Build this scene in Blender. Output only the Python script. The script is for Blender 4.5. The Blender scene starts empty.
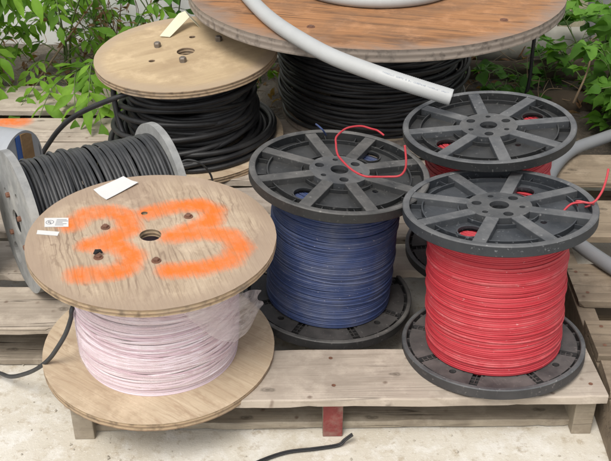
import bpy, bmesh, math, random
from mathutils import Vector, Matrix, Euler, noise
C = bpy.context.scene.collection
PI = math.pi
R = math.radians
rnd = random.Random(7)

# ------------------------------------------------------------------ helpers
class MB:
    """collects faces, then links them as ONE mesh object"""
    def __init__(s): s.v = []; s.f = []; s.m = []
    def add(s, vs, fs, m=0):
        o = len(s.v); s.v += [tuple(v) for v in vs]
        for f in fs: s.f.append(tuple(i + o for i in f)); s.m.append(m)
    def box(s, x0, x1, y0, y1, z0, z1, m=0, M=None):
        vs = [Vector((x, y, z)) for z in (z0, z1) for x, y in ((x0, y0), (x1, y0), (x1, y1), (x0, y1))]
        if M is not None: vs = [M @ v for v in vs]
        s.add(vs, [(3, 2, 1, 0), (4, 5, 6, 7), (0, 1, 5, 4), (1, 2, 6, 5), (2, 3, 7, 6), (3, 0, 4, 7)], m)
    def lathe(s, prof, seg=64, closed=False, m=0, M=None, ms=None):
        n = len(prof); vs = []
        for i in range(seg):
            a = 2 * PI * i / seg
            for r, z in prof:
                v = Vector((r * math.cos(a), r * math.sin(a), z)); vs.append(M @ v if M is not None else v)
        fs = []
        for i in range(seg):
            j = (i + 1) % seg
            for k in range(n if closed else n - 1):
                l = (k + 1) % n
                fs.append((i * n + k, j * n + k, j * n + l, i * n + l))
        s.add(vs, fs, m)
        if ms:
            k = n if closed else n - 1
            for q in range(len(fs)): s.m[-len(fs) + q] = ms[q % k]
    def tube(s, pts, r, n=8, m=0, caps=True, loop=False):
        pts = [Vector(p) for p in pts]; N = len(pts)
        rr = r if isinstance(r, (list, tuple)) else [r] * N
        up = Vector((0, 0, 1)); vs = []; prev = None
        for i, p in enumerate(pts):
            if loop: t = pts[(i + 1) % N] - pts[i - 1]
            else: t = pts[min(i + 1, N - 1)] - pts[max(i - 1, 0)]
            t.normalize()
            if prev is None:
                a = up.cross(t)
                if a.length < .1: a = Vector((1, 0, 0)).cross(t)
            else: a = prev - t * prev.dot(t)
            a.normalize(); prev = a; b = t.cross(a)
            for k in range(n):
                an = 2 * PI * k / n
                vs.append(p + rr[i] * (math.cos(an) * a + math.sin(an) * b))
        fs = []
        for i in range(N if loop else N - 1):
            j = (i + 1) % N
            for k in range(n):
                l = (k + 1) % n
                fs.append((i * n + k, i * n + l, j * n + l, j * n + k))
        if caps and not loop:
            fs.append(tuple(range(n - 1, -1, -1))); fs.append(tuple((N - 1) * n + k for k in range(n)))
        s.add(vs, fs, m)
    def plate(s, outer, holes, z0, z1, m=0, mtop=None):
        """flat plate with through holes"""
        bm = bmesh.new(); E = []
        for lp in [outer] + list(holes):
            vv = [bm.verts.new((x, y, z1)) for x, y in lp]
            for i in range(len(vv)): E.append(bm.edges.new((vv[i], vv[(i + 1) % len(vv)])))
        bmesh.ops.triangle_fill(bm, use_beauty=True, use_dissolve=False, edges=E, normal=(0, 0, 1))
        bm.verts.index_update(); bm.verts.ensure_lookup_table()
        vs = [v.co.copy() for v in bm.verts]; n = len(vs)
        top = []
        for f in bm.faces:
            idx = [v.index for v in f.verts]
            if f.normal.z < 0: idx.reverse()
            top.append(tuple(idx))
        bm.free()
        s.add(vs, top, m if mtop is None else mtop)
        s.add([(v.x, v.y, z0) for v in vs], [tuple(reversed(f)) for f in top], m)
        for q, lp in enumerate([outer] + list(holes)):
            k = len(lp)
            w = [(x, y, z1) for x, y in lp] + [(x, y, z0) for x, y in lp]
            ar = sum(lp[i][0] * lp[(i + 1) % k][1] - lp[(i + 1) % k][0] * lp[i][1] for i in range(k))
            ccw = (ar > 0) == (q == 0)
            fs = []
            for i in range(k):
                j = (i + 1) % k
                fs.append((i, i + k, j + k, j) if ccw else (i, j, j + k, i + k))
            s.add(w, fs, m)
    def build(s, name, mats, parent=None, smooth=False, loc=None, rot=None, bevel=0):
        me = bpy.data.meshes.new(name); me.from_pydata(s.v, [], s.f)
        if not isinstance(mats, (list, tuple)): mats = [mats]
        for q in mats: me.materials.append(q)
        me.polygons.foreach_set('material_index', s.m)
        if smooth:
            me.polygons.foreach_set('use_smooth', [True] * len(s.f))
            if smooth != 'full':
                bm = bmesh.new(); bm.from_mesh(me); bmesh.ops.remove_doubles(bm, verts=bm.verts, dist=1e-6)
                for e in bm.edges:
                    if len(e.link_faces) == 2 and e.calc_face_angle(0) > R(38): e.smooth = False
                bm.to_mesh(me); bm.free()
        me.update()
        o = bpy.data.objects.new(name, me); C.objects.link(o)
        if parent: o.parent = parent
        if loc: o.location = loc
        if rot: o.rotation_euler = rot
        if bevel:
            b = o.modifiers.new('bevel', 'BEVEL'); b.width = bevel; b.segments = 2; b.limit_method = 'ANGLE'; b.angle_limit = R(50)
        return o

def tag(o, label, cat, group=None):
    o['label'] = label; o['category'] = cat
    if group: o['group'] = group
    return o
def thing(name, label, cat, loc=(0, 0, 0), group=None, n=None, spin=0):
    o = bpy.data.objects.new(name, None); C.objects.link(o); o.location = loc; o.empty_display_size = .05
    if n is not None:
        q = Vector((0, 0, 1)).rotation_difference(Vector(n).normalized())
        o.rotation_euler = (q.to_matrix() @ Matrix.Rotation(spin, 3, 'Z')).to_euler()
    return tag(o, label, cat, group)
def struct(o): o['kind'] = 'structure'; return o
def circle(r, n=32, cx=0, cy=0, ph=0): return [(cx + r * math.cos(2 * PI * i / n + ph), cy + r * math.sin(2 * PI * i / n + ph)) for i in range(n)]
def spline(P, k=10):
    P = [Vector(p) for p in P]; out = []
    for i in range(len(P) - 1):
        a = P[max(i - 1, 0)]; b = P[i]; c = P[i + 1]; d = P[min(i + 2, len(P) - 1)]
        for j in range(k):
            t = j / k
            out.append(.5 * ((2 * b) + (c - a) * t + (2 * a - 5 * b + 4 * c - d) * t * t + (3 * b - a - 3 * c + d) * t ** 3))
    out.append(P[-1]); return out

# ------------------------------------------------------------------ materials
class NT:
    def __init__(s, name):
        s.mat = bpy.data.materials.new(name); s.mat.use_nodes = True
        s.t = s.mat.node_tree; s.b = s.t.nodes['Principled BSDF']; s.out = s.t.nodes['Material Output']
    def n(s, typ, ins=None, **kw):
        q = s.t.nodes.new(typ)
        for k, v in kw.items(): setattr(q, k, v)
        for k, v in (ins or {}).items(): s.set(q.inputs[k], v)
        return q
    def set(s, sock, v):
        if isinstance(v, bpy.types.NodeSocket): s.t.links.new(v, sock)
        elif isinstance(v, bpy.types.Node): s.t.links.new(v.outputs[0], sock)
        else:
            if sock.type == 'RGBA' and len(v) == 3: v = (*v, 1)
            sock.default_value = v
    def p(s, **kw):
        for k, v in kw.items(): s.set(s.b.inputs[k.replace('_', ' ')], v)
    def math(s, op, a, b=None, clamp=False):
        q = s.n('ShaderNodeMath', operation=op, use_clamp=clamp); s.set(q.inputs[0], a)
        if b is not None: s.set(q.inputs[1], b)
        return q.outputs[0]
    def vm(s, op, a, b=None, out=0):
        q = s.n('ShaderNodeVectorMath', operation=op); s.set(q.inputs[0], a)
        if b is not None:
            s.set(q.inputs['Scale'] if op == 'SCALE' else q.inputs[1], b)
        return q.outputs[out]
    def mix(s, fac, a, b, mode='MIX'):
        q = s.n('ShaderNodeMix', data_type='RGBA', blend_type=mode)
        s.set(q.inputs[0], fac); s.set(q.inputs[6], a); s.set(q.inputs[7], b); return q.outputs[2]
    def ramp(s, fac, stops):
        q = s.n('ShaderNodeValToRGB'); s.set(q.inputs[0], fac); e = q.color_ramp.elements
        while len(e) < len(stops): e.new(.5)
        for i, (p, c) in enumerate(stops): e[i].position = p; e[i].color = (c, c, c, 1) if not isinstance(c, tuple) else (*c, 1)
        return q.outputs[0]
    def coords(s, scale=(1, 1, 1), rot=(0, 0, 0), random_off=True):
        tc = s.n('ShaderNodeTexCoord').outputs['Object']
        if random_off:
            oi = s.n('ShaderNodeObjectInfo').outputs['Random']
            tc = s.vm('ADD', tc, s.vm('SCALE', (3.1, 5.7, 2.3), oi))
        return s.n('ShaderNodeMapping', {0: tc, 2: rot, 3: scale}).outputs[0]
    def noise(s, vec, scale, detail=4, rough=.55, dist=0):
        return s.n('ShaderNodeTexNoise', {'Vector': vec, 'Scale': scale, 'Detail': detail, 'Roughness': rough, 'Distortion': dist}).outputs[0]
    def bump(s, h, strength, dist=.002, normal=None):
        q = s.n('ShaderNodeBump', {'Height': h, 'Strength': strength, 'Distance': dist})
        if normal is not None: s.set(q.inputs['Normal'], normal)
        s.set(s.b.inputs['Normal'], q.outputs[0]); return q.outputs[0]

def wood(name, light, mid, dark, rot=0, grain=1.0, stain=.5, stain_col=(.16, .12, .09), strokes=None, paint=(.74, .145, .007), knots=True, ring=1.0, radius=.011, wear=None, tone=.16, pitch=None, cracks=.0):
    m = NT(name)
    v = m.coords((1, 1, 1), (0, 0, rot), random_off=strokes is None)
    mp = lambda sc: m.n('ShaderNodeMapping', {0: v, 3: sc}).outputs[0]
    g1 = m.noise(mp((2.0, 30, 18)), 1.0, 6, .65, .6)
    g2 = m.noise(mp((7, 230, 90)), 1.0, 4, .65)
    fld = m.noise(mp((1.6 * ring, 7.5 * ring, 5)), 1.0, 2.5, .5, .5)
    lines = m.math('SINE', m.math('ADD', m.math('MULTIPLY', fld, 62 * ring), m.math('MULTIPLY', g1, 5.)))
    if pitch:
        vy = m.n('ShaderNodeSeparateXYZ', {0: v}).outputs[1]
        lines = m.math('SINE', m.math('ADD', m.math('ADD', m.math('MULTIPLY', vy, 2 * PI / pitch), m.math('MULTIPLY', m.noise(mp((9, 26, 5)), 1.0, 3, .6, .6), 24.)), m.math('MULTIPLY', g1, 3.)))
    fade = m.ramp(m.noise(v, 8, 3, .6), [(.38, .05), (.64, 1.)])
    col = m.mix(m.ramp(g1, [(.3, 0.), (.7, 1.)]), mid, light)
    col = m.mix(m.math('MULTIPLY', m.math('MULTIPLY', m.ramp(lines, [(.35, 0.), (1., 1.)]), fade), .6 * grain), col, dark)
    col = m.mix(m.math('MULTIPLY', m.ramp(g2, [(.5, 0.), (.68, 1.)]), .4 * grain), col, dark)
    big = m.noise(v, 5.5, 6, .66, .5)
    col = m.mix(m.math('MULTIPLY', m.ramp(big, [(.46, 0.), (.72, 1.)]), stain), col, stain_col)
    pale = m.noise(v, 13, 5, .7)
    col = m.mix(m.math('MULTIPLY', m.ramp(pale, [(.52, 0.), (.7, 1.)]), .45), col, tuple(min(1, c * 1.3 + .03) for c in light))
    ck = m.noise(mp((.9, 46, 30)), 1.0, 2, .5, .35)
    ckm = m.math('MULTIPLY', m.ramp(ck, [(.488, 0.), (.5, 1.), (.512, 0.)]), m.ramp(m.noise(mp((2.6, 9, 9)), 1.0, 3, .5), [(.5, 0.), (.62, 1.)]))
    if cracks: col = m.mix(m.math('MULTIPLY', ckm, cracks), col, (.055, .043, .033))
    if knots:
        kv = m.vm('ADD', v, m.vm('SCALE', m.n('ShaderNodeTexNoise', {'Vector': v, 'Scale': 45.}).outputs[1], .012))
        vo = m.n('ShaderNodeTexVoronoi', {'Vector': m.n('ShaderNodeMapping', {0: kv, 3: (1, 2.2, 0)}).outputs[0], 'Scale': 4.6, 'Randomness': 1.}, voronoi_dimensions='2D').outputs[0]
        col = m.mix(m.ramp(vo, [(.012, .75), (.03, .35), (.042, .6), (.07, 0.)]), col, tuple(c * .42 for c in dark))
        vo2 = m.n('ShaderNodeTexVoronoi', {'Vector': m.n('ShaderNodeMapping', {0: kv, 1: (3.3, 1.7, 0), 3: (1, 1, 0)}).outputs[0], 'Scale': 15., 'Randomness': 1.}, voronoi_dimensions='2D').outputs[0]
        col = m.mix(m.math('MULTIPLY', m.ramp(vo2, [(.03, .7), (.09, 0.)]), m.ramp(m.noise(v, 9, 2), [(.5, 0.), (.6, 1.)])), col, (.10, .055, .035))
    fl = m.noise(v, 230, 3, .65)
    col = m.mix(m.ramp(fl, [(.62, 0.), (.72, .5)]), col, stain_col)
    if wear:
        tc = m.n('ShaderNodeTexCoord').outputs['Object']
        rr = m.vm('LENGTH', m.vm('MULTIPLY', tc, (1, 1, 0)), out='Value')
        q = m.math('ADD', rr, m.math('MULTIPLY', m.math('SUBTRACT', big, .5), .30 * wear[0]))
        q = m.math('ADD', q, m.math('MULTIPLY', m.math('SUBTRACT', g1, .5), .12 * wear[0]))
        col = m.mix(m.ramp(m.math('DIVIDE', q, wear[0]), [(.82, 0.), (.95, .85)]), col, wear[1])
    rough = .82
    tn = m.n('ShaderNodeObjectInfo').outputs['Random']
    col = m.mix(1., col, m.n('ShaderNodeCombineColor', {0: m.math('ADD', m.math('MULTIPLY', tn, tone), 1 - tone * .6), 1: m.math('ADD', m.math('MULTIPLY', tn, tone), 1 - tone * .6), 2: m.math('ADD', m.math('MULTIPLY', tn, tone * .7), 1 - tone * .6)}).outputs[0], 'MULTIPLY')
    if strokes:
        tc = m.n('ShaderNodeTexCoord').outputs['Object']
        wob = m.vm('SCALE', m.vm('SUBTRACT', m.n('ShaderNodeTexNoise', {'Vector': tc, 'Scale': 30., 'Detail': 3.}).outputs[1], (.5, .5, .5)), .012)
        pt = m.vm('MULTIPLY', m.vm('ADD', tc, wob), (1, 1, 0)); d = None
        for ln in strokes:
            for a, b in zip(ln[:-1], ln[1:]):
                a3 = Vector((*a, 0)); ba = Vector((*b, 0)) - a3; l2 = ba.length_squared
                pa = m.vm('SUBTRACT', pt, tuple(a3))
                h = m.math('MULTIPLY', m.vm('DOT_PRODUCT', pa, tuple(ba), out='Value'), 1 / l2, clamp=True)
                dd = m.vm('LENGTH', m.vm('SUBTRACT', pa, m.vm('SCALE', tuple(ba), h)), out='Value')
                d = dd if d is None else m.math('MINIMUM', d, dd)
        sp = m.noise(tc, 520, 2, .7)
        dn = m.math('ADD', d, m.math('MULTIPLY', m.math('SUBTRACT', sp, .5), .020))
        dn = m.math('ADD', dn, m.math('MULTIPLY', m.math('SUBTRACT', g2, .5), .012))
        mask = m.ramp(m.math('MULTIPLY', dn, 1 / (radius * 2)), [(.24, .93), (.50, .66), (.90, 0.)])
        mask = m.math('MULTIPLY', mask, m.ramp(m.noise(m.n('ShaderNodeTexCoord').outputs['Object'], 24, 5, .7), [(.34, .62), (.58, 1.)]))
        col = m.mix(mask, col, m.mix(m.math('MULTIPLY', m.ramp(g2, [(.42, 0.), (.66, 1.)]), .6), paint, (.50, .15, .03)))
    m.p(Base_Color=col, Roughness=rough); m.b.inputs['Specular IOR Level'].default_value = .25
    m.bump(m.math('SUBTRACT', m.math('ADD', m.math('MULTIPLY', g2, .7), m.math('MULTIPLY', g1, .6)), m.math('MULTIPLY', ckm, 1.5 if cracks else 0.)), .55, .0018)
    return m.mat
def ply_edge(name, a, b, n_ply, thick):
    m = NT(name); v = m.coords()
    tc = m.n('ShaderNodeTexCoord').outputs['Object']; z = m.n('ShaderNodeSeparateXYZ', {0: tc}).outputs[2]
    w = m.noise(v, 25, 3)
    s_ = m.math('SINE', m.math('MULTIPLY', m.math('ADD', z, m.math('MULTIPLY', w, .0012)), 2 * PI * n_ply / thick / 2))
    col = m.mix(m.ramp(s_, [(.35, 0.), (.65, 1.)]), a, b)
    col = m.mix(m.ramp(m.noise(v, 60, 4), [(.5, 0.), (.68, .7)]), col, tuple(c * .4 for c in b))
    col = m.mix(m.ramp(m.noise(v, 14, 4), [(.5, 0.), (.7, .5)]), col, (.2, .17, .14))
    m.p(Base_Color=col, Roughness=.85); m.bump(s_, .5, .001); return m.mat
def plastic(name, base, dust, amount=.5, rough=.5, speck=True):
    m = NT(name); v = m.coords()
    n1 = m.noise(v, 16, 6, .65); n2 = m.noise(v, 120, 3, .6)
    geo = m.n('ShaderNodeNewGeometry'); nz = m.n('ShaderNodeSeparateXYZ', {0: geo.outputs['Normal']}).outputs[2]
    f = m.math('MULTIPLY', m.ramp(n1, [(.3, .15), (.72, 1.)]), amount)
    f = m.math('MULTIPLY', f, m.ramp(nz, [(.1, .28), (.9, 1.)]))
    col = m.mix(f, base, dust)
    if speck: col = m.mix(m.ramp(n2, [(.645, 0.), (.72, .5)]), col, tuple(min(1, c * 1.6) for c in dust))
    scr = m.noise(m.n('ShaderNodeMapping', {0: v, 3: (60, 8, 30)}).outputs[0], 3, 3, .6)
    col = m.mix(m.ramp(scr, [(.62, 0.), (.7, .25)]), col, dust)
    m.p(Base_Color=col, Roughness=m.math('ADD', m.math('MULTIPLY', n1, .25), rough - .1)); m.b.inputs['Specular IOR Level'].default_value = .4
    m.bump(n2, .15, .0008); return m.mat
def cable(name, cols, rough=.45, dust=(.35, .32, .28), dustf=.25, vary=1.0, flecks=0., spec=.4):
    """colour differs a little from turn to turn"""
    m = NT(name); v = m.coords()
    ri = m.n('ShaderNodeNewGeometry').outputs['Random Per Island']
    col = m.mix(m.math('MULTIPLY', ri, vary), cols[0], cols[1])
    if len(cols) > 2: col = m.mix(m.math('MULTIPLY', m.ramp(m.math('FRACT', m.math('MULTIPLY', ri, 7.31)), [(.6, 0.), (1., 1.)]), m.ramp(m.noise(v, 30, 4, .7), [(.38, .1), (.62, 1.)])), col, cols[2])
    n1 = m.noise(v, 18, 5, .65)
    col = m.mix(m.math('MULTIPLY', m.ramp(n1, [(.42, 0.), (.75, 1.)]), dustf), col, dust)
    if flecks: col = m.mix(m.ramp(m.noise(v, 210, 2, .5), [(.71, 0.), (.75, flecks)]), col, (.7, .62, .58))
    m.p(Base_Color=col, Roughness=rough); m.b.inputs['Specular IOR Level'].default_value = spec
    m.bump(m.noise(v, 200, 2), .08, .0006); return m.mat
def plain(name, col, rough=.6, var=.25, scale=20, dirt=(.2, .18, .15), dirtf=.3, metal=0, spec=.4, bump=.15):
    m = NT(name); v = m.coords()
    n1 = m.noise(v, scale, 5, .6)
    c = m.mix(n1, tuple(x * (1 - var) for x in col), tuple(min(1, x * (1 + var)) for x in col))
    c = m.mix(m.math('MULTIPLY', m.ramp(m.noise(v, scale * .35, 5, .65), [(.48, 0.), (.72, 1.)]), dirtf), c, dirt)
    m.p(Base_Color=c, Roughness=rough, Metallic=metal); m.b.inputs['Specular IOR Level'].default_value = spec
    m.bump(m.noise(v, scale * 8, 3), bump, .001); return m.mat
def leaf_mat(name, a, b, c):
    m = NT(name); g = m.n('ShaderNodeNewGeometry'); ri = g.outputs['Random Per Island']
    col = m.ramp(ri, [(0., a), (.55, b), (1., c)])
    col = m.mix(m.ramp(m.noise(m.coords(), 60, 3), [(.4, 0.), (.8, .35)]), col, tuple(x * .6 for x in a))
    m.p(Base_Color=col, Roughness=.55); m.b.inputs['Specular IOR Level'].default_value = .18
    tr = m.n('ShaderNodeBsdfTranslucent', {0: m.mix(1., col, (1.25, 1.3, .5), 'MULTIPLY')})
    mx = m.n('ShaderNodeMixShader', {0: .4, 1: m.b.outputs[0], 2: tr.outputs[0]})
    m.t.links.new(mx.outputs[0], m.out.inputs[0]); return m.mat

M = {}
PW_ = dict(light=(.455, .39, .325), mid=(.375, .315, .26), dark=(.22, .18, .14), grain=.8, stain=.7, stain_col=(.235, .195, .16), cracks=.85)
M['pallet'] = wood('pallet_wood', **PW_)
M['pallet_dim'] = wood('shade_tinted_pallet_wood', (.29, .23, .165), (.22, .17, .12), (.12, .09, .065), 0, .9, .7, (.11, .085, .062), cracks=.9)  # darker pallet wood, the plants' shade is put into its colour
M['pallet_grey'] = wood('stringer_wood', (.35, .305, .245), (.28, .235, .18), (.16, .13, .10), 0, .9, .7, (.15, .12, .095), cracks=.9)
M['pallet_spray'] = wood('sprayed_pallet_wood', **PW_, strokes=[[(.070, .048), (.118, .052)]], radius=.028)
S3 = [[(-.1526, .0279), (-.1313, .0659), (-.093, .0792), (-.0558, .0625), (-.0431, .0216), (-.0659, -.01), (-.1038, -.0357), (-.0572, -.0342), (-.0252, -.068), (-.0294, -.1051), (-.0593, -.1229), (-.107, -.1278)],
      [(-.0177, .0755), (.0259, .1003), (.072, .1108), (.1039, .091), (.0997, .0515), (.0623, .0215), (.0326, -.0019), (.0899, .0165), (.1398, .0029), (.1597, -.0318), (.1448, -.0737), (.1004, -.1007), (.0452, -.11)]]
M['ply33'] = wood('sprayed_plywood', (.475, .37, .262), (.38, .285, .195), (.18, .12, .08), R(71), 1.15, .85, (.24, .165, .12), strokes=S3, knots=False, ring=1.0, radius=.0175, wear=(.2225, (.33, .245, .175)), tone=0, pitch=.0135)
M['ply_base'] = wood('fresh_plywood', (.53, .43, .305), (.44, .335, .225), (.31, .21, .135), R(35), 1.0, .6, (.33, .245, .165), knots=False, ring=.8, tone=.05, pitch=.045)
M['ply_tan'] = wood('tan_plywood', (.48, .365, .225), (.40, .295, .175), (.27, .185, .105), R(-25), .7, .8, (.32, .23, .14), knots=False, ring=.5, tone=.05, wear=(.238, (.36, .275, .19)))
M['ply_orange'] = wood('weathered_orange_plywood', (.40, .20, .09), (.30, .14, .058), (.12, .065, .038), R(14), 1.4, .85, (.19, .11, .065), knots=False, ring=.8, cracks=.8, wear=(.555, (.25, .195, .155)), tone=0)
M["edge_tan"] = ply_edge("plywood_edge", (.38, .275, .17), (.25, .17, .105), 4, .016)
M['edge_grey'] = ply_edge('weathered_plywood_edge', (.27, .225, .185), (.215, .175, .14), 4, .03)
M['red_paint'] = plain('worn_red_paint', (.20, .042, .038), .8, .4, 55, (.27, .21, .165), .8)
M['plastic'] = plastic('dusty_black_plastic', (.015, .018, .022), (.135, .14, .145), .50, .5)
M['plastic_top'] = plastic('scuffed_black_plastic', (.030, .034, .039), (.20, .197, .19), .75, .55)
M['plastic_b'] = plastic('dark_dusty_plastic', (.010, .011, .012), (.10, .097, .09), .5, .5)
M['plastic_b_top'] = plastic('dark_scuffed_plastic', (.018, .019, .02), (.18, .17, .155), .75, .55)
M['plastic_hub'] = plastic('worn_hub_plastic', (.026, .029, .033), (.17, .165, .155), .7, .55)
M['plastic_base'] = plastic('dusty_base_plastic', (.028, .028, .029), (.17, .15, .14), .8, .6)
M['plastic_b_base'] = plastic('dark_base_plastic', (.015, .0145, .0145), (.12, .112, .105), .6, .6)
M['plastic_slot'] = plastic('dark_slot_plastic', (.008, .008, .009), (.05, .048, .045), .3, .6, False)  # slot floors: recess shade put in as a darker plastic
M['dark'] = plain('dark_hollow', (.012, .012, .012), .9, .2, 20, (.03, .03, .03), .1)
M['red'] = cable('red_wire', ((.38, .026, .036), (.46, .04, .052), (.52, .12, .125)), .5, (.42, .16, .15), .15, 1., .3, .3)
M['blue'] = cable('blue_wire', ((.026, .042, .108), (.040, .062, .155), (.10, .12, .20)), .55, (.13, .135, .165), .55, 1., .35, .3)
M['black'] = cable('black_cable', ((.009, .009, .010), (.019, .019, .020)), .5, (.06, .057, .053), .4, 1., 0., .4)
M['rubber'] = cable('dark_grey_cable', ((.018, .019, .020), (.036, .037, .038)), .5, (.09, .087, .083), .4, 1., 0., .45)
M['pale'] = cable('pink_white_wire', ((.55, .40, .445), (.69, .60, .63), (.74, .70, .715)), .42, (.60, .46, .51), .2)
M['conduit'] = plain('grey_conduit', (.41, .415, .405), .45, .06, 30, (.33, .32, .3), .25)
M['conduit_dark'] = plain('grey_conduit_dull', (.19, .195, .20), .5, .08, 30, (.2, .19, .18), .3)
M['paper'] = plain('paper', (.60, .59, .565), .8, .05, 30, (.6, .57, .5), .25)
M['card'] = plain('cream_card', (.60, .575, .42), .8, .06, 30, (.5, .46, .34), .2)
M['ink'] = plain('grey_ink', (.16, .16, .17), .8, .1, 30, (.2, .2, .2), .1)
M['rust'] = plain('rusty_bolt', (.16, .075, .045), .75, .45, 160, (.06, .04, .03), .5)
M['steel'] = plain('dull_bolt', (.2, .17, .14), .5, .3, 160, (.1, .07, .05), .5, .5)
M['fibre'] = plain('grey_fibre_flange', (.255, .255, .245), .8, .5, 34, (.42, .405, .37), .75, 0, .2, .5)
M['metal_grey'] = plain('pale_grey_metal', (.33, .345, .36), .5, .1, 15, (.25, .24, .22), .3)
M['blue_paint'] = plain('blue_paint', (.03, .10, .33), .5, .2, 30, (.1, .12, .2), .25)
M['brown_board'] = wood('brown_board', (.30, .19, .095), (.25, .155, .075), (.15, .09, .045), R(90), .8, .3, (.14, .09, .05), knots=False)
M['olive'] = plain('olive_plastic', (.11, .125, .095), .55, .15, 12, (.16, .155, .13), .35)
M['wall'] = plain('whitewashed_wall', (.74, .74, .72), .85, .08, 4, (.45, .44, .4), .45, 0, .2, .3)
M['wall_grey'] = plain('grey_board', (.24, .24, .235), .8, .15, 6, (.16, .16, .14), .5, 0, .2, .3)
M['post'] = wood('post_wood', (.38, .35, .26), (.31, .28, .2), (.2, .17, .12), R(90), .7, .4, (.2, .17, .12), knots=False)
M['beam'] = plain('weathered_beam', (.27, .26, .225), .85, .2, 9, (.16, .15, .125), .6, 0, .2, .6)
M['log'] = plain('rotting_log', (.065, .05, .036), .9, .4, 14, (.04, .034, .026), .6, 0, .15, .8)
M['twig'] = plain('dry_twig', (.22, .155, .095), .85, .35, 30, (.12, .08, .05), .4)
M['dead'] = leaf_mat('dead_leaves', (.13, .07, .035), (.20, .115, .06), (.28, .18, .10))
M['stem'] = plain('green_stem', (.10, .15, .045), .6, .2, 30, (.12, .09, .05), .3)
M['leaf_bright'] = leaf_mat('bright_leaves', (.08, .175, .018), (.15, .30, .028), (.22, .39, .05))
M['leaf_mid'] = leaf_mat('mid_green_leaves', (.045, .12, .02), (.08, .20, .03), (.12, .28, .05))
M['leaf_deep'] = leaf_mat('deep_green_leaves', (.06, .15, .02), (.105, .24, .03), (.155, .32, .05))

def ground_mat():
    m = NT('sandy_concrete'); v = m.coords(random_off=False)
    n1 = m.noise(v, 3.2, 6, .62, .3); n2 = m.noise(v, 38, 5, .7); n3 = m.noise(v, 260, 3, .7); n4 = m.noise(v, 14, 6, .7)
    c = m.mix(m.ramp(n1, [(.35, 0.), (.66, 1.)]), (.52, .47, .38), (.64, .605, .53))
    c = m.mix(m.ramp(n4, [(.5, 0.), (.62, .75)]), c, (.68, .655, .60))
    c = m.mix(m.ramp(n2, [(.54, 0.), (.66, .7)]), c, (.40, .335, .245))
    c = m.mix(m.ramp(n3, [(.63, 0.), (.72, .4)]), c, (.3, .25, .19))
    c = m.mix(m.ramp(m.noise(v, 170, 2, .6), [(.62, 0.), (.7, .6)]), c, (.72, .7, .65))
    m.p(Base_Color=c, Roughness=.95); m.b.inputs['Specular IOR Level'].default_value = .15
    m.bump(m.math('ADD', m.math('MULTIPLY', n2, .9), m.math('ADD', m.math('MULTIPLY', n3, .45), n4)), .4, .004); return m.mat
def soil_mat():
    m = NT('dark_soil'); v = m.coords(random_off=False)
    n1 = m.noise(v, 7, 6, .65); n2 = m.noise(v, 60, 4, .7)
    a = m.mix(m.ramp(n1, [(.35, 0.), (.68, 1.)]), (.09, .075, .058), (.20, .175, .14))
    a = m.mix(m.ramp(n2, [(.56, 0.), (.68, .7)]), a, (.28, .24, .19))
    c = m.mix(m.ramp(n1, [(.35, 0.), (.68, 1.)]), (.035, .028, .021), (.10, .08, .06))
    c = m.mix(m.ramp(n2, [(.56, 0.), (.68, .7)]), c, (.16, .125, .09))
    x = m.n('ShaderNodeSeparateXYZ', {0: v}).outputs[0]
    c = m.mix(m.ramp(m.math('ADD', m.math('ADD', x, .5), m.math('MULTIPLY', m.math('SUBTRACT', n1, .5), .6)), [(.35, 0.), (.7, 1.)]), a, c)  # darker to the right: plant shade painted into the soil colour
    m.p(Base_Color=c, Roughness=.95); m.bump(m.math('ADD', n1, n2), .8, .012); return m.mat

# ------------------------------------------------------------------ ground
g = MB(); g.add([(-40, -30, 0), (40, -30, 0), (40, 60, 0), (-40, 60, 0)], [(0, 1, 2, 3)])
struct(g.build('ground', ground_mat()))
g = MB(); N = 60; vs = []; fs = []
for j in range(N + 1):
    for i in range(N + 1):
        x = -3.0 + 6.0 * i / N
        y0 = 2.52 + .10 * math.sin(x * 5.1) + .07 * math.sin(x * 11 + 1)
        y = y0 + (4.4 - y0) * j / N
        h = .004 + min(1, j / 12) * (.035 * (1 + noise.noise(Vector((x * 2.2, y * 2.2, 3)))) + .018 * noise.noise(Vector((x * 9, y * 9, 1))) + .012)
        vs.append((x, y, max(.004, h)))
for j in range(N):
    for i in range(N): a = j * (N + 1) + i; fs.append((a, a + 1, a + N + 2, a + N + 1))
g.add(vs, fs); struct(g.build('soil', soil_mat(), smooth='full'))

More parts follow.
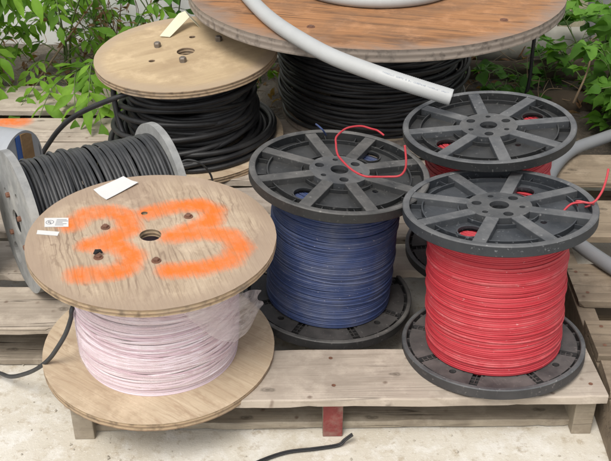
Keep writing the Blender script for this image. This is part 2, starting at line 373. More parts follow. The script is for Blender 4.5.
# ------------------------------------------------------------------ pallets
def board_mb(lx, ly, lz, seed, nails=(), m=0, nail_m=1):
    """rough sawn board centred on its own origin, top at z = 0"""
    b = MB(); r = random.Random(seed); nx = 60
    ys = (-ly / 2, -ly / 2 + .0025, ly / 2 - .0025, ly / 2)
    prof = [(ys[0], -lz + .002), (ys[0], -.0025), (ys[1], 0), (ys[2], 0), (ys[3], -.0025), (ys[3], -lz + .002), (ys[2], -lz), (ys[1], -lz)]
    vs = []; n = len(prof)
    bow = r.uniform(-.002, .002)
    for i in range(nx + 1):
        x = -lx / 2 + lx * i / nx
        t = x / lx * 2
        for (y, z) in prof:
            e = noise.noise(Vector((x * 9 + seed, y * 40, z * 30))) * .0022 - max(0, noise.noise(Vector((x * 22 + seed * 3, y * 9, z * 50))) - .28) * (.011 if z < -.0001 else .004) * (1 if y > 0 else -1)
            vs.append((x + (e * 1.5 if i in (0, nx) else 0), y + e, z + bow * (1 - t * t) + e * .25))
    fs = []
    for i in range(nx):
        for k in range(n): l = (k + 1) % n; fs.append((i * n + k, (i + 1) * n + k, (i + 1) * n + l, i * n + l))
    fs.append(tuple(range(n))); fs.append(tuple(nx * n + k for k in range(n - 1, -1, -1)))
    b.add(vs, [tuple(reversed(f)) for f in fs], m)
    for (x, y) in nails:
        c = circle(.0042, 8, x + r.uniform(-.008, .008), y + r.uniform(-.006, .006))
        zz = bow * (1 - (x / lx * 2) ** 2) + .0008
        b.add([(p, q, zz) for p, q in c], [tuple(range(8))], nail_m)
    return b
def pallet(name, label, loc, rz, W, boards, stringers, y_str, bottoms, mats, dz=.115, th=.019, paint_end=None, seed=1, spray=None):
    t = thing(name, label, 'pallet', loc, 'wooden pallets under the spools'); t.rotation_euler = (0, 0, rz)
    for i, bd in enumerate(boards):
        y0, y1 = bd[:2]; tilt = bd[2] if len(bd) > 2 else 0; dzz = bd[3] if len(bd) > 3 else 0; x0, x1 = bd[4] if len(bd) > 4 else (0, W)
        w = y1 - y0; lx = x1 - x0; xc = (x0 + x1) / 2
        nails = [(s_ - xc, q) for s_ in stringers for q in (-w * .27, w * .27) if x0 < s_ < x1]
        mt = M['pallet_spray'] if spray == i else mats[0]
        o = board_mb(lx, w, th, seed * 17 + i, nails).build('deck_board', [mt, M['rust']], t, loc=(xc, (y0 + y1) / 2, dz + dzz), rot=(tilt, 0, 0))
        if spray == i: o['label'] = 'deck board with an orange spray mark'
    for k, s_ in enumerate(stringers):
        b = MB(); b.box(s_ - .019, s_ + .019, y_str[0], y_str[1], 0, dz - th - .0015)
        o = b.build('stringer', [mats[1], M['red_paint']], t, bevel=.002)
        if paint_end == k: o.data.polygons[2].material_index = 1; o['label'] = 'stringer with its front end painted red'
    for i, (y0, y1) in enumerate(bottoms):
        board_mb(W - .01, y1 - y0, .016, seed * 31 + i).build('bottom_board', [mats[1], M['rust']], t, loc=(W / 2, (y0 + y1) / 2, .0175))
    return t
# main pallet: lead board in front, boards missing behind it
pallet('wooden_pallet', 'pale front pallet with red painted middle stringer, under the red and blue spools', (-.44, 1.303, 0), R(.9), .992,
       [(0, .152, R(-1.7)), (.415, .51), (.555, .665), (.70, .80), (.845, .95), (.99, 1.09), (1.12, 1.215)],
       [.022, .492, .966], (.026, 1.21), [(.045, .16), (.56, .66), (1.1, 1.2)], (M['pallet'], M['pallet_grey']), paint_end=1, seed=3)
# left pallet
pallet('wooden_pallet', 'pallet at the left with an orange spray mark, under the reel lying on its side', (-1.43, 1.526, 0), R(0), .965,
       [(0, .148), (.190, .33), (.37, .50), (.54, .70), (.78, .845), (.855, 1.005), (1.06, 1.245)],
       [.022, .48, .94], (.01, 1.235), [(.02, .13), (.56, .70), (.80, .86), (1.11, 1.22)], (M['pallet'], M['pallet_grey']), seed=5, spray=5)
# right pallet
pallet('wooden_pallet', 'shaded brown pallet cut off by the right edge, beside the red spool', (.557, 1.20, 0), R(-1.9), 1.0,
       [(0, .11), (.135, .225), (.24, .355), (.42, .565), (.68, .85), (.945, 1.10)],
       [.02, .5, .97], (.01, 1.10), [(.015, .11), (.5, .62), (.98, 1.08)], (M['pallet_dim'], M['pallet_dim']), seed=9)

# ------------------------------------------------------------------ windings
def winding(R0, z0, z1, d, seed, wob=.25, rvar=.2, strays=6, amp=2.0, seg=120, bulge=0., full=False, over=.55):
    """many turns of wire laid side by side on the core, a few crossing over"""
    b = MB(); r = random.Random(seed); n = max(1, int(round((z1 - z0) / d))); dd = (z1 - z0) / n
    A = [R(a) for a in (-85, -50, -15, 15, 50, 85)]
    gph = [r.uniform(0, 6.28) for _ in range(6)]
    for j in range(n):
        zc = z0 + (j + .5) * dd; u = (zc - z0) / (z1 - z0)
        rb = R0 + bulge * math.sin(PI * u) + r.gauss(0, rvar * d * .5)
        ph = [r.uniform(0, 6.28) for _ in range(3)]; am = [r.gauss(0, wob * d * .5), r.gauss(0, wob * d * .35), r.gauss(0, wob * d * .2)]
        ra = [r.gauss(0, rvar * d * .4), r.gauss(0, rvar * d * .3)]
        vs = []
        for i in range(seg):
            th = 2 * PI * i / seg
            zz = zc + sum(am[k] * math.sin((k + 1) * th + ph[k]) for k in range(3)) + wob * d * .8 * math.sin(2 * th + gph[0] + u * 5) * math.sin(PI * u)
            rr = rb + ra[0] * math.sin(th + ph[1]) + ra[1] * math.sin(3 * th + ph[2]) + d * .35 * rvar * math.sin(5 * th + gph[1] + 9 * u)
            for a in A:
                q = rr + d * .5 * math.cos(a); vs.append((q * math.cos(th), q * math.sin(th), zz + dd * .56 * math.sin(a)))
        k = len(A); fs = []
        for i in range(seg):
            jn = (i + 1) % seg
            for c in range(k - 1): fs.append((i * k + c, jn * k + c, jn * k + c + 1, i * k + c + 1))
        b.add(vs, fs)
    for _ in range(strays):
        am = r.uniform(.3, 1) * amp * d; zc = r.uniform(z0 + am + d, z1 - am - d); ph = r.uniform(0, 6.28); am2 = am * r.uniform(-.4, .4); ph2 = r.uniform(0, 6.28)
        ro = R0 + bulge * math.sin(PI * (zc - z0) / (z1 - z0)) + d * over + r.uniform(0, .25) * d
        pts = []
        for i in range(seg):
            th = 2 * PI * i / seg
            pts.append((ro * math.cos(th), ro * math.sin(th), zc + am * math.sin(th + ph) + am2 * math.sin(2 * th + ph2)))
        b.tube(pts, d * .5, 6, loop=True)
    return b
def core_tube(r, z0, z1):
    b = MB(); b.lathe([(r, z0), (r, z1)], 40); b.lathe([(r * .5, z0), (r * .5, z1)], 24); return b

# ------------------------------------------------------------------ plastic spools
def sector(R1, R2, a, half, w, n=10):
    """flat sector between two radii whose straight sides keep a slot w wide"""
    pts = []
    for rr, rev in ((R2, False), (R1, True)):
        off = math.asin(min(.95, w / 2 / rr)); L = [a - half + off + (2 * half - 2 * off) * i / n for i in range(n + 1)]
        if rev: L.reverse()
        pts += [(rr * math.cos(t), rr * math.sin(t)) for t in L]
    return pts
def plastic_spool(loc, n, spin, h, Rr, drum, wire, wname, label, group, seed, d=.0045, drum_base=None, holes=((-128, .61), (52, .60)), T=.021, pm=('plastic', 'plastic_top', 'plastic_base')):
    t = thing('cable_spool', label, 'spool', loc, group, n, spin)
    # base flange, z = 0 is its underside
    b = MB()
    b.plate(circle(Rr - .004, 96), [circle(.02, 24)], 0, .0085, 0, 1)
    b.lathe([(Rr - .0095, .0), (Rr - .0012, .0), (Rr, .0015), (Rr, T - .0018), (Rr - .0015, T), (Rr - .008, T), (Rr - .0095, T - .0015)], 128, True, ms=(0, 0, 0, 2, 2, 0, 0))
    for k in range(8):
        a = PI / 4 * k + PI / 8 * 0
        hole = [circle(.0068, 16, .78 * Rr * math.cos(a + .45), .78 * Rr * math.sin(a + .45))] if k % 2 == 0 else []
        hole += [circle(.0022, 8, .72 * Rr * math.cos(a + .1 * q), .72 * Rr * math.sin(a + .1 * q)) for q in (-2, 1)]
        b.plate(sector(.3 * Rr, .915 * Rr, a + PI / 8, PI / 8, .0155), hole, .0084, .0160)
        Mx = Matrix.Rotation(a, 4, 'Z')
        for q in (.86, .80, .745): b.box(q * Rr - .0008, q * Rr + .0008, -.0078, .0078, .0084, .0135, 0, Mx)
        b.box(.62 * Rr, .87 * Rr, -.0008, .0008, .0084, .0135, 0, Mx)
        for q in range(4):
            Mq = Matrix.Rotation(a + PI / 4 * (q + .5) / 4, 4, 'Z')
            b.box(.914 * Rr, Rr - .009, -.0012, .0012, .0084, .0165, 0, Mq)
    o = b.build('base_flange', [M[pm[2]], M['plastic_slot'], M[pm[1]]], t)
    b = MB(); b.lathe([(drum - .003, .014), (drum - .003, h - T - .004)], 64); b.lathe([(.03, .012), (.03, h - T - .001)], 24); b.build('core', wire, t)
    # top flange
    zt = h + T * 0 - T  # underside of the top flange, so its top is at h
    b = MB()
    hs = [circle(.0185, 24)]
    for a, q in holes: hs.append(circle(.0215, 28, q * Rr * math.cos(R(a)), q * Rr * math.sin(R(a))))
    hs.append(circle(.006, 12, .5 * Rr * math.cos(R(-60)), .5 * Rr * math.sin(R(-60))))
    b.plate(circle(.795 * Rr, 96), hs, zt + .001, zt + .0055)
    b.plate(circle(Rr - .006, 96), [circle(.79 * Rr, 96)], zt + .0005, zt + .003)
    b.lathe([(Rr - .0125, zt), (Rr - .001, zt), (Rr, zt + .0012), (Rr, zt + T - .002), (Rr - .0018, zt + T), (Rr - .0105, zt + T), (Rr - .0125, zt + T - .0015)], 128, True, ms=(0, 0, 0, 1, 1, 1, 0))
    for q_, w_, z_ in ((.795, .0013, .0135), (.42, .0011, .0130)):
        b.lathe([(q_ * Rr - w_, zt + .0054), (q_ * Rr - w_, zt + z_), (q_ * Rr + w_, zt + z_), (q_ * Rr + w_, zt + .0028)], 96)
    for a, q in holes:
        b.lathe([(.0215, zt + .001), (.0215, zt + .0095), (.0238, zt + .0095), (.0238, zt + .005)], 28, M=Matrix.Translation((q * Rr * math.cos(R(a)), q * Rr * math.sin(R(a)), 0)))
    for k in range(8):
        for q in (-1, 1):
            Mx = Matrix.Rotation(PI / 4 * k + q * .19, 4, 'Z')
            b.box(.80 * Rr, .935 * Rr, -.0009, .0009, zt + .0029, zt + .0115, 0, Mx)
    fl = b.build('top_flange', [M[pm[0]], M[pm[1]]], t, smooth=True)
    for k in range(8):
        b = MB(); Mx = Matrix.Rotation(PI / 4 * k, 4, 'Z')
        b.box(.315 * Rr, .935 * Rr, -.0122, .0122, zt + .0031, zt + .0188, 0, Mx)
        b.build('spoke', M[pm[1]], fl, bevel=.0015)
    b = MB(); hh = [circle(.0178, 28)]
    for k in range(6):
        a = PI / 3 * k + .35; hh.append(circle((.0092, .0055)[k % 2], 16, .235 * Rr * math.cos(a), .235 * Rr * math.sin(a)))
    b.plate(circle(.335 * Rr, 56), hh, zt + .0044, zt + .0186)
    b.lathe([(.0178, zt), (.0178, zt + .0100)], 28)
    b.build('hub', M['plastic_hub'], fl, bevel=.0008)
    w = winding(drum, T - .003, zt + .0005, d, seed, .22, .2, 9, 1.6, bulge=.0012, over=.4)
    r_ = random.Random(seed + 500)
    for k in range(int((drum - .055) / d)):
        q = .055 + d * k + r_.uniform(-.3, .3) * d; zz = zt - .0022 - r_.uniform(0, .001); ph = r_.uniform(0, 6); am = r_.uniform(0, .003)
        w.tube([((q + am * math.sin(2 * t_ + ph)) * math.cos(t_), (q + am * math.cos(t_ + ph)) * math.sin(t_), zz) for t_ in [2 * PI * i / 72 for i in range(72)]], d * .5, 5, loop=True)
    if drum_base:
        w.v = [(x * (1 + (drum_base - 1) * (1 - z / h)), y * (1 + (drum_base - 1) * (1 - z / h)), z) for x, y, z in w.v]
    w.build(wname, wire, t, smooth='full')
    return t, fl, zt
TR = 'round plastic spools of wire with spoked black flanges'
def axis(tx, ty): return Vector((math.tan(R(tx)), math.tan(R(ty)), 1)).normalized()
def base_at(P, n, T): return tuple(Vector(P) - n * T)
n_red = axis(-2.3, 6.0)
redt, redfl, redzt = plastic_spool(base_at((.3655, 1.474, .1265), n_red, .018), n_red, R(22.5), .309, .176, .1265, M['red'], 'red_wire',
    'front red wire spool with a wire end sticking up from its flange', TR, 11, .0040, 1.0, ((-150, .62), (30, .55)))
n_blue = axis(3.9, .3)
bluet, bluefl, bluezt = plastic_spool(base_at((.047, 1.655, .113), n_blue, .018), n_blue, R(20), .314, .1785, .1235, M['blue'], 'blue_wire',
    'dark blue wire spool in the middle, with a loose red wire lying on its flange', TR, 12, .0040, 1.04, ((-147, .63), (33, .6)), pm=('plastic_b', 'plastic_b_top', 'plastic_b_base'))
n_rb = axis(-4.2, .6)
plastic_spool(base_at((.403, 1.803, .147), n_rb, .018), n_rb, R(2), .306, .1785, .128, M['red'], 'red_wire',
    'plastic spool of red wire standing behind another red spool, below the grey hose end', TR, 13, .0040, 1.0, ((-150, .62), (22, .62)), pm=('plastic_b', 'plastic_top', 'plastic_b_base'))
# end of the red wire: comes out of a pocket and sticks up
inv = Matrix.Translation(Vector(redt.location)) @ redt.rotation_euler.to_matrix().to_4x4(); inv = inv.inverted()
b = MB()
b.tube(spline([inv @ Vector(p) for p in [(.455, 1.475, .40), (.478, 1.490, .421), (.497, 1.487, .428), (.516, 1.480, .432), (.531, 1.490, .446), (.542, 1.508, .462), (.5475, 1.522, .478)]], 8), .0021, 8)
b.tube(spline([inv @ Vector(p) for p in [(.50, 1.515, .405), (.492, 1.497, .425), (.505, 1.483, .430), (.520, 1.487, .424), (.512, 1.505, .408)]], 8), .0021, 8)
b.build('wire_end', M['red'], redt, smooth='full')
invb = (Matrix.Translation(Vector(bluet.location)) @ bluet.rotation_euler.to_matrix().to_4x4()).inverted()
b = MB(); b.tube(spline([invb @ Vector(p) for p in [(0.043, 1.803, 0.41), (0.036, 1.789, 0.428), (0.028, 1.794, 0.434), (0.022, 1.814, 0.43)]], 6), .0019, 8); b.build('wire_end', M['blue'], bluet, smooth='full')
# loose red wire over the blue spool
b = MB()
b.tube(spline([(.163, 1.785, .418), (.150, 1.795, .424), (.136, 1.794, .429), (.118, 1.795, .434), (.102, 1.790, .436), (.086, 1.780, .437), (.074, 1.764, .437), (.062, 1.738, .436), (.061, 1.711, .434), (.062, 1.685, .431), (.067, 1.664, .428), (.088, 1.622, .4245), (.112, 1.597, .423), (.135, 1.596, .422), (.156, 1.598, .421), (.178, 1.594, .425), (.188, 1.594, .437), (.190, 1.598, .455), (.187, 1.610, .482)], 8), .0021, 8)
tag(b.build('loose_wire', M['red'], smooth='full'), 'loop of loose red wire lying across the flange of the blue spool', 'wire')

# ------------------------------------------------------------------ wooden spools
def wood_disc(name, Rr, z0, z1, holes, mats, parent, seed=1):
    r = random.Random(seed); n = 120
    out = []
    for i in range(n):
        a = 2 * PI * i / n; q = Rr * (1 + .0022 * noise.noise(Vector((math.cos(a) * 4 + seed, math.sin(a) * 4, 0))) + .0012 * r.uniform(-1, 1))
        out.append((q * math.cos(a), q * math.sin(a)))
    b = MB(); b.plate(out, holes, z0, z1, 1, 0)
    return b.build(name, mats, parent, bevel=.0016)
def bolt(parent, x, y, z, mat, rw=.0082, rh=.0055, hh=.006, stud=0):
    b = MB(); Mx = Matrix.Translation((x, y, z))
    b.lathe([(0.0001, .0016), (rw, .0016), (rw * 1.05, .0004), (rw * 1.05, -.001)], 18, M=Mx)
    b.lathe([(.0001, hh), (rh * .8, hh), (rh, hh * .8), (rh, .001)], 6, M=Mx)
    if stud: b.lathe([(.0001, hh + stud), (rh * .5, hh + stud), (rh * .55, hh)], 10, M=Mx)
    return b.build('bolt', mat, parent)

# spray painted spool, front left
nW = axis(1.6, -.9); PW = Vector((-.282, 1.455, .131))
W = thing('cable_spool', 'wooden spool of pinkish white wire with orange 33 sprayed on its top flange', 'spool', tuple(PW - nW * .016), 'wooden cable spools', nW)
hW = .266
tw = .0145
top = wood_disc('top_flange', .2225, hW - tw, hW, [circle(.0195, 32, -.0038, .0004), circle(.0062, 14, -.0251, .075)], [M['ply33'], M['edge_tan']], W, 2)
wood_disc('base_flange', .2215, 0, .016, [circle(.0195, 32)], [M['ply_base'], M['edge_tan']], W, 3)
b = MB(); b.lathe([(.1455, .017), (.1455, hW - tw - .001)], 90); b.lathe([(.045, .010), (.045, hW - tw)], 24); b.build('core', M['pale'], W)
for x, y in ((-.0881, .0219), (.0577, .0663), (.0177, -.0814), (-.0831, -.0752)): bolt(top, x, y, hW, M['rust'])
b = MB(); b.tube([(-.089, -.072, hW + .004), (-.087, -.068, hW + .008), (-.081, -.066, hW + .008), (-.077, -.068, hW + .005)], [.004, .0045, .003, .0015], 7)
b.build('cap_scrap', M['dark'], top, smooth='full')
w = winding(.1475, .0155, hW - tw + .0005, .0042, 21, .55, .4, 38, 5.0, 110, .003, over=.3); w.build('white_wire', M['pale'], W, smooth='full')
# stretch film round the wire, with a flap torn loose on the right
fm = NT('stretch_film'); v = fm.coords()
fn_ = fm.noise(fm.n('ShaderNodeMapping', {0: v, 3: (1, 1, 3.2)}).outputs[0], 26, 5, .65, 1.2)
fm.p(Base_Color=(.93, .90, .88), Roughness=.36); fm.bump(fn_, .25, .002)
tr = fm.n('ShaderNodeBsdfTransparent', {0: (.97, .95, .95)})
mx = fm.n('ShaderNodeMixShader', {0: fm.ramp(fn_, [(.35, .10), (.7, .34)]), 1: tr.outputs[0], 2: fm.b.outputs[0]})
tl = fm.n('ShaderNodeBsdfTranslucent', {0: (.97, .94, .92)}); dm = fm.n('ShaderNodeMixShader', {0: .5, 1: fm.b.outputs[0], 2: tl.outputs[0]}); fm.set(mx.inputs[2], dm.outputs[0])
fm.t.links.new(mx.outputs[0], fm.out.inputs[0]); M['film'] = fm.mat
fl2 = fm.mat.copy(); fl2.name = 'loose_film'; M['film_flap'] = fl2
for q in fl2.node_tree.nodes:
    if q.type == 'VALTORGB': q.color_ramp.elements[0].color = (.22, .22, .22, 1); q.color_ramp.elements[1].color = (.62, .62, .62, 1)
b = MB(); vs = []; fs = []; NA, NZ = 180, 40
for j in range(NZ + 1):
    for i in range(NA):
        a = 2 * PI * i / NA; z = .03 + (hW - tw - .036) * j / NZ
        q = .1535 + .0016 * noise.noise(Vector((math.cos(a) * 5, math.sin(a) * 5, z * 40))) + .0012 * noise.noise(Vector((math.cos(a) * 14, math.sin(a) * 14, z * 25 + a)))
        vs.append((q * math.cos(a), q * math.sin(a), z + .006 * math.sin(3 * a) * (1 if j in (0,) else 0)))
for j in range(NZ):
    for i in range(NA): k = (i + 1) % NA; fs.append((j * NA + i, j * NA + k, (j + 1) * NA + k, (j + 1) * NA + i))
b.add(vs, fs)
NU, NV = 40, 22; vs = []; fs = []
for i in range(NU + 1):
    u = i / NU; a = R(-72 + 70 * u)
    zt_ = .240 - .085 * u ** 1.4; drop = .012 + .115 * (math.sin(PI * min(1, u * .86) ** 1.15)) * (1 - .35 * u)
    for j in range(NV + 1):
        t_ = j / NV
        q = .157 + .036 * u ** 2.4 * (1 - .25 * t_) + .012 * u * t_ + .006 * noise.noise(Vector((u * 5, t_ * 2.2, 7))) * (u + .1) + .004 * math.sin(11 * t_ + 7 * u) * u
        aa = a + .10 * noise.noise(Vector((u * 4, t_ * 4, 2))) * u
        vs.append((q * math.cos(aa), q * math.sin(aa), zt_ - drop * t_ + .004 * noise.noise(Vector((u * 9, t_ * 5, 5)))))
for i in range(NU):
    for j in range(NV): k = i * (NV + 1) + j; fs.append((k, k + NV + 1, k + NV + 2, k + 1))
b.add(vs, fs, 1); b.build('plastic_wrap', [M['film'], M['film_flap']], W, smooth='full')
# paper and stickers
def sheet(pts, z, mat, parent, name, th=.0006, curl=.0):
    b = MB(); n = 8; P = [Vector((*p, 0)) for p in pts]; vs = []; fs = []
    for j in range(n + 1):
        for i in range(n + 1):
            u, v_ = i / n, j / n
            p = (P[0] * (1 - u) + P[1] * u) * (1 - v_) + (P[3] * (1 - u) + P[2] * u) * v_
            vs.append((p.x, p.y, z + th + curl * (abs(u - .45) ** 1.5 + .4 * v_ * v_)))
    for j in range(n):
        for i in range(n): a = j * (n + 1) + i; fs.append((a, a + n + 1, a + n + 2, a + 1))
    m_ = len(vs); b.add(vs + [(x, y, zz - th * .8) for x, y, zz in vs], fs + [tuple(reversed([q + m_ for q in f])) for f in fs])
    o = b.build(name, mat, parent, smooth=False)
    bm = bmesh.new(); bm.from_mesh(o.data); bmesh.ops.recalc_face_normals(bm, faces=bm.faces); bm.to_mesh(o.data); bm.free()
    return o
sheet([(-.103, .1173), (-.1343, .1531), (-.0847, .2041), (-.052, .1825)], hW, M['paper'], top, 'paper_label', curl=.006)['label'] = 'curling blank white paper label'
st = sheet([(-.1974, .0181), (-.2045, .0488), (-.1612, .0517), (-.1548, .0209)], hW, M['paper'], top, 'sticker')
st['label'] = 'white sticker with a circled UL mark'
sheet([(-.2061, -.006), (-.2075, .0073), (-.1672, .0032), (-.1678, -.0101)], hW, M['paper'], top, 'torn_sticker')
b = MB(); zc = hW + .0008; Mx = Matrix.Translation((-.1915, .0345, zc)) @ Matrix.Rotation(R(2), 4, 'Z')
b.lathe([(.0064, 0), (.0072, 0), (.0072, .0002), (.0064, .0002)], 24, True, M=Mx)
for x0, x1, y0, y1 in ((-.0034, -.0024, -.001, .004), (-.0034, -.0002, -.002, -.001), (-.0012, -.0002, -.001, .004), (.0010, .0020, -.004, .002), (.0010, .0038, -.005, -.004)): b.box(x0, x1, y0, y1, 0, .0002, 0, Mx)
for k in range(5):
    b.box(.011, .011 + (.018, .021, .012, .020, .015)[k], .008 - k * .0045, .0092 - k * .0045, 0, .0002, 0, Mx)
b.build('print', M['ink'], st)

# tan spool of black cable, back left
nB = axis(-2.5, -3.1); PB = Vector((-.301, 2.368, .135)); hB = .268
Bt = thing('cable_spool', 'tan topped wooden spool of thick black cable, with a cream card on top', 'spool', tuple(PB - nB * .017), 'wooden cable spools', nB)
btop = wood_disc('top_flange', .238, hB - .019, hB, [circle(.0235, 32, .0, .0), circle(.0085, 16, .008, .092), circle(.0085, 16, -.082, -.052)], [M['ply_tan'], M['edge_tan']], Bt, 5)
wood_disc('base_flange', .240, 0, .017, [circle(.02, 24)], [M['ply_base'], M['edge_tan']], Bt, 6)
core_tube(.07, .012, hB - .02).build('core', M['dark'], Bt)
for x, y in ((-.078, .036), (.0, -.065), (.082, .06)): bolt(btop, x, y, hB, M['steel'], .0085, .0095, .013, .0)
r = random.Random(31); b = winding(.146, .017, hB - .019, .0155, 31, .6, .8, 9, 1.5, 90, .006, over=.8)
def loops(b, R0, R1, z0, z1, d, n, tilt, r, seg=90, nn=8):
    for k in range(n):
        Rk = r.uniform(R0, R1); zc = r.uniform(z0, z1); ph = r.uniform(0, 6.28); am = r.uniform(.2, 1) * tilt; cx = r.gauss(0, .006); cy = r.gauss(0, .006); e = r.uniform(-.02, .02)
        b.tube([((Rk * (1 + e * math.cos(2 * t + ph))) * math.cos(t) + cx, (Rk * (1 - e * math.sin(2 * t))) * math.sin(t) + cy, zc + am * math.sin(t + ph) + am * .4 * math.sin(2 * t + 2 * ph)) for t in [2 * PI * i / seg for i in range(seg)]], d * .5, nn, loop=True)
loops(b, .160, .168, .06, hB - .05, .0155, 9, .022, r)
# loose turns that have slid down and lie on the base flange
for k, (Rk, zc, cx, cy, am, ph) in enumerate([(.176, .028, .004, .0, .004, .3), (.193, .027, .006, .002, .003, 2.), (.205, .026, .010, .004, .003, 1.), (.182, .046, .01, .0, .012, 4.), (.196, .05, .012, .006, .016, 3.4), (.175, .066, .004, 0, .018, 5.), (.212, .036, .004, .012, .010, 2.6), (.18, .085, -.006, 0, .03, .6)]):
    b.tube([(Rk * math.cos(t) + cx, Rk * math.sin(t) + cy, zc + am * math.sin(t + ph)) for t in [2 * PI * i / 100 for i in range(100)]], .0077, 8, loop=True)
for k, (Rk, zc, cx, cy, am, ph) in enumerate([(.190, .030, -.030, -.006, .004, .5), (.196, .044, -.034, -.012, .010, 1.3), (.182, .060, -.028, -.010, .016, 2.2), (.186, .080, -.030, -.004, .030, 3.0), (.176, .105, -.022, -.006, .045, 3.4), (.172, .13, -.016, -.004, .055, 3.2)]):
    b.tube([(Rk * math.cos(t) + cx, Rk * math.sin(t) + cy, zc + am * math.sin(t + ph)) for t in [2 * PI * i / 100 for i in range(100)]], .0077, 8, loop=True)
# a strand that hangs from under the flange down the left side
b.tube(spline([(-.10, -.115, .20), (-.155, -.085, .225), (-.185, -.055, .225), (-.192, -.065, .17), (-.178, -.10, .10), (-.14, -.15, .05), (-.08, -.19, .03), (.0, -.20, .027)], 10), .0077, 8)
b.build('black_cable', M['black'], Bt, smooth='full')
invB = (Matrix.Translation(Bt.location) @ Bt.rotation_euler.to_matrix().to_4x4()).inverted()
b = MB(); b.tube(spline([invB @ Vector(p) for p in [(-.40, 2.20, .345), (-.461, 2.185, .332), (-.544, 2.208, .29), (-.600, 2.226, .253), (-.640, 2.238, .215), (-.672, 2.243, .175), (-.693, 2.235, .146), (-.705, 2.213, .128), (-.715, 2.16, .124), (-.73, 2.08, .124)]], 8), .0067, 10)
b.build('cable_end', M['black'], Bt, smooth='full')
# cream card propped on that spool
b = MB(); cz = .387
A = [(-.367, 2.425), (-.330, 2.418)]
b.add([(-.392, 2.450, .3915), (-.364, 2.446, .3905), (-.316, 2.508, .424), (-.330, 2.530, .434), (-.346, 2.522, .430)], [(0, 1, 2, 3, 4)])
b.add([(-.316, 2.508, .424), (-.288, 2.510, .393), (-.300, 2.542, .396), (-.330, 2.530, .434)], [(0, 1, 2, 3)])
o = b.build('paper_card', M['card']); s_ = o.modifiers.new('solid', 'SOLIDIFY'); s_.thickness = .0012; s_.offset = 0
tag(o, 'folded cream card propped on the bare tan spool top', 'card')

# big spool at the top
L0 = Vector((.193, 2.595, .115)); hL = .378
Lt = thing('cable_spool', 'largest wooden spool, with weathered orange top and black cable, below the coiled grey hose', 'spool', tuple(L0), 'wooden cable spools')
ltop = wood_disc('top_flange', .516, hL - .031, hL, [circle(.035, 32)], [M['ply_orange'], M['edge_grey']], Lt, 8)
wood_disc('base_flange', .262, 0, .02, [circle(.03, 24)], [M['ply_base'], M['edge_grey']], Lt, 9)
core_tube(.12, .012, hL - .03).build('core', M['dark'], Lt)
for x, y in ((-.18, -.36), (.30, -.31)): bolt(ltop, x, y, hL, M['rust'], .010, .007, .004)
r = random.Random(41); b = winding(.247, .02, hL - .031, .0115, 41, .8, .8, 10, 2.0, 110, .006, over=.9)
loops(b, .256, .266, .04, hL - .06, .0115, 18, .022, r, 110)
loops(b, .268, .274, .05, hL - .09, .0115, 3, .035, r, 110)
b.build('black_cable', M['black'], Lt, smooth='full')
b = MB(); b.tube(spline([(.40, .13, .352), (.455, .135, .335), (.488, .132, .25), (.492, .130, .12), (.490, .125, .01), (.46, .12, -.10), (.40, .1, -.107)], 8), .0058, 8)
b.build('cable_end', M['black'], Lt, smooth='full')

# grey hose: coil on top, its end hanging over the front
b = MB(); zt_ = L0.z + hL; hr = .018; pts = []
cx, cy, Rc = .193, 2.60, .222
for i in range(130):
    a = R(120) + 2 * PI * i / 60
    k = min(1, max(0, (i - 56) / 10)); k = k * k * (3 - 2 * k)
    rr = Rc - .012 * k; pts.append((cx + rr * math.cos(a), cy + rr * math.sin(a), zt_ + hr + .0345 * k))
ext = [(.02, 2.87, zt_ + .045), (-.08, 2.80, zt_ + .026), (-.150, 2.68, zt_ + hr), (-.176, 2.565, zt_ + hr), (-.165, 2.475, zt_ + hr), (-.143, 2.396, zt_ + hr), (-.092, 2.256, zt_ + hr), (-.033, 2.136, zt_ + hr), (.050, 2.005, zt_ + hr - .001), (.139, 1.928, .502), (.223, 1.887, .488), (.311, 1.864, .468)]
pts2 = pts[:118] + spline([pts[117]] + ext, 8)[4:]
def ribbed(b, pts, rad, step=.0022, amp=.0004, n=14):
    pts = [Vector(p) for p in pts]; out = [pts[0]]; acc = 0
    for p, q in zip(pts[:-1], pts[1:]):
        L = (q - p).length; t = step - acc
        while t < L: out.append(p.lerp(q, t / L)); t += step
        acc = L - (t - step)
    b.tube(out, [rad + amp * (1 if k % 2 else -1) for k in range(len(out))], n)
ribbed(b, pts2, hr)
o = b.build('grey_hose', M['conduit'], smooth='full')
# the hose is a ribbed conduit: fine rings
tag(o, 'coil of pale grey hose lying on the largest spool, its end hanging over the front', 'hose')
hm = bpy.data.materials['grey_conduit']
e0, e1 = pts2[-3], pts2[-1]; dv = (Vector(e1) - Vector(e0)).normalized(); E1 = Vector(e1)
hb = MB(); hb.tube([E1 + dv * .0006, E1 + dv * .0008], [hr * .80, hr * .80], 20); hb.build('bore', M['dark'], o)
hb = MB(); Lh = [Vector(p) for p in pts2][::-1]; acc = 0; rr_ = random.Random(5); nxt = .012
for p, q in zip(Lh[:-1], Lh[1:]):
    sl = (q - p).length
    while nxt < acc + sl and nxt < .155:
        c = p.lerp(q, (nxt - acc) / sl); t_ = (p - q).normalized(); nn = (Vector((.05, -.72, .70)) - t_ * t_.dot(Vector((.05, -.72, .70)))).normalized(); sd_ = t_.cross(nn)
        for k in range(3):
            if rr_.random() < .75:
                w_ = rr_.uniform(.0005, .0011); a_ = (k - 1) * .0011; o_ = c + nn * (hr + .0006) + sd_ * a_
                x_ = t_ * w_; y_ = sd_ * .0004
                hb.add([o_ - x_ - y_, o_ + x_ - y_, o_ + x_ + y_, o_ - x_ + y_], [(0, 1, 2, 3)])
        nxt += .0033 if rr_.random() < .85 else .007
    acc += sl
hb.build('print', plain('faded_blue_print', (.25, .29, .36), .7, .1, 30, (.2, .2, .2), .1), o)
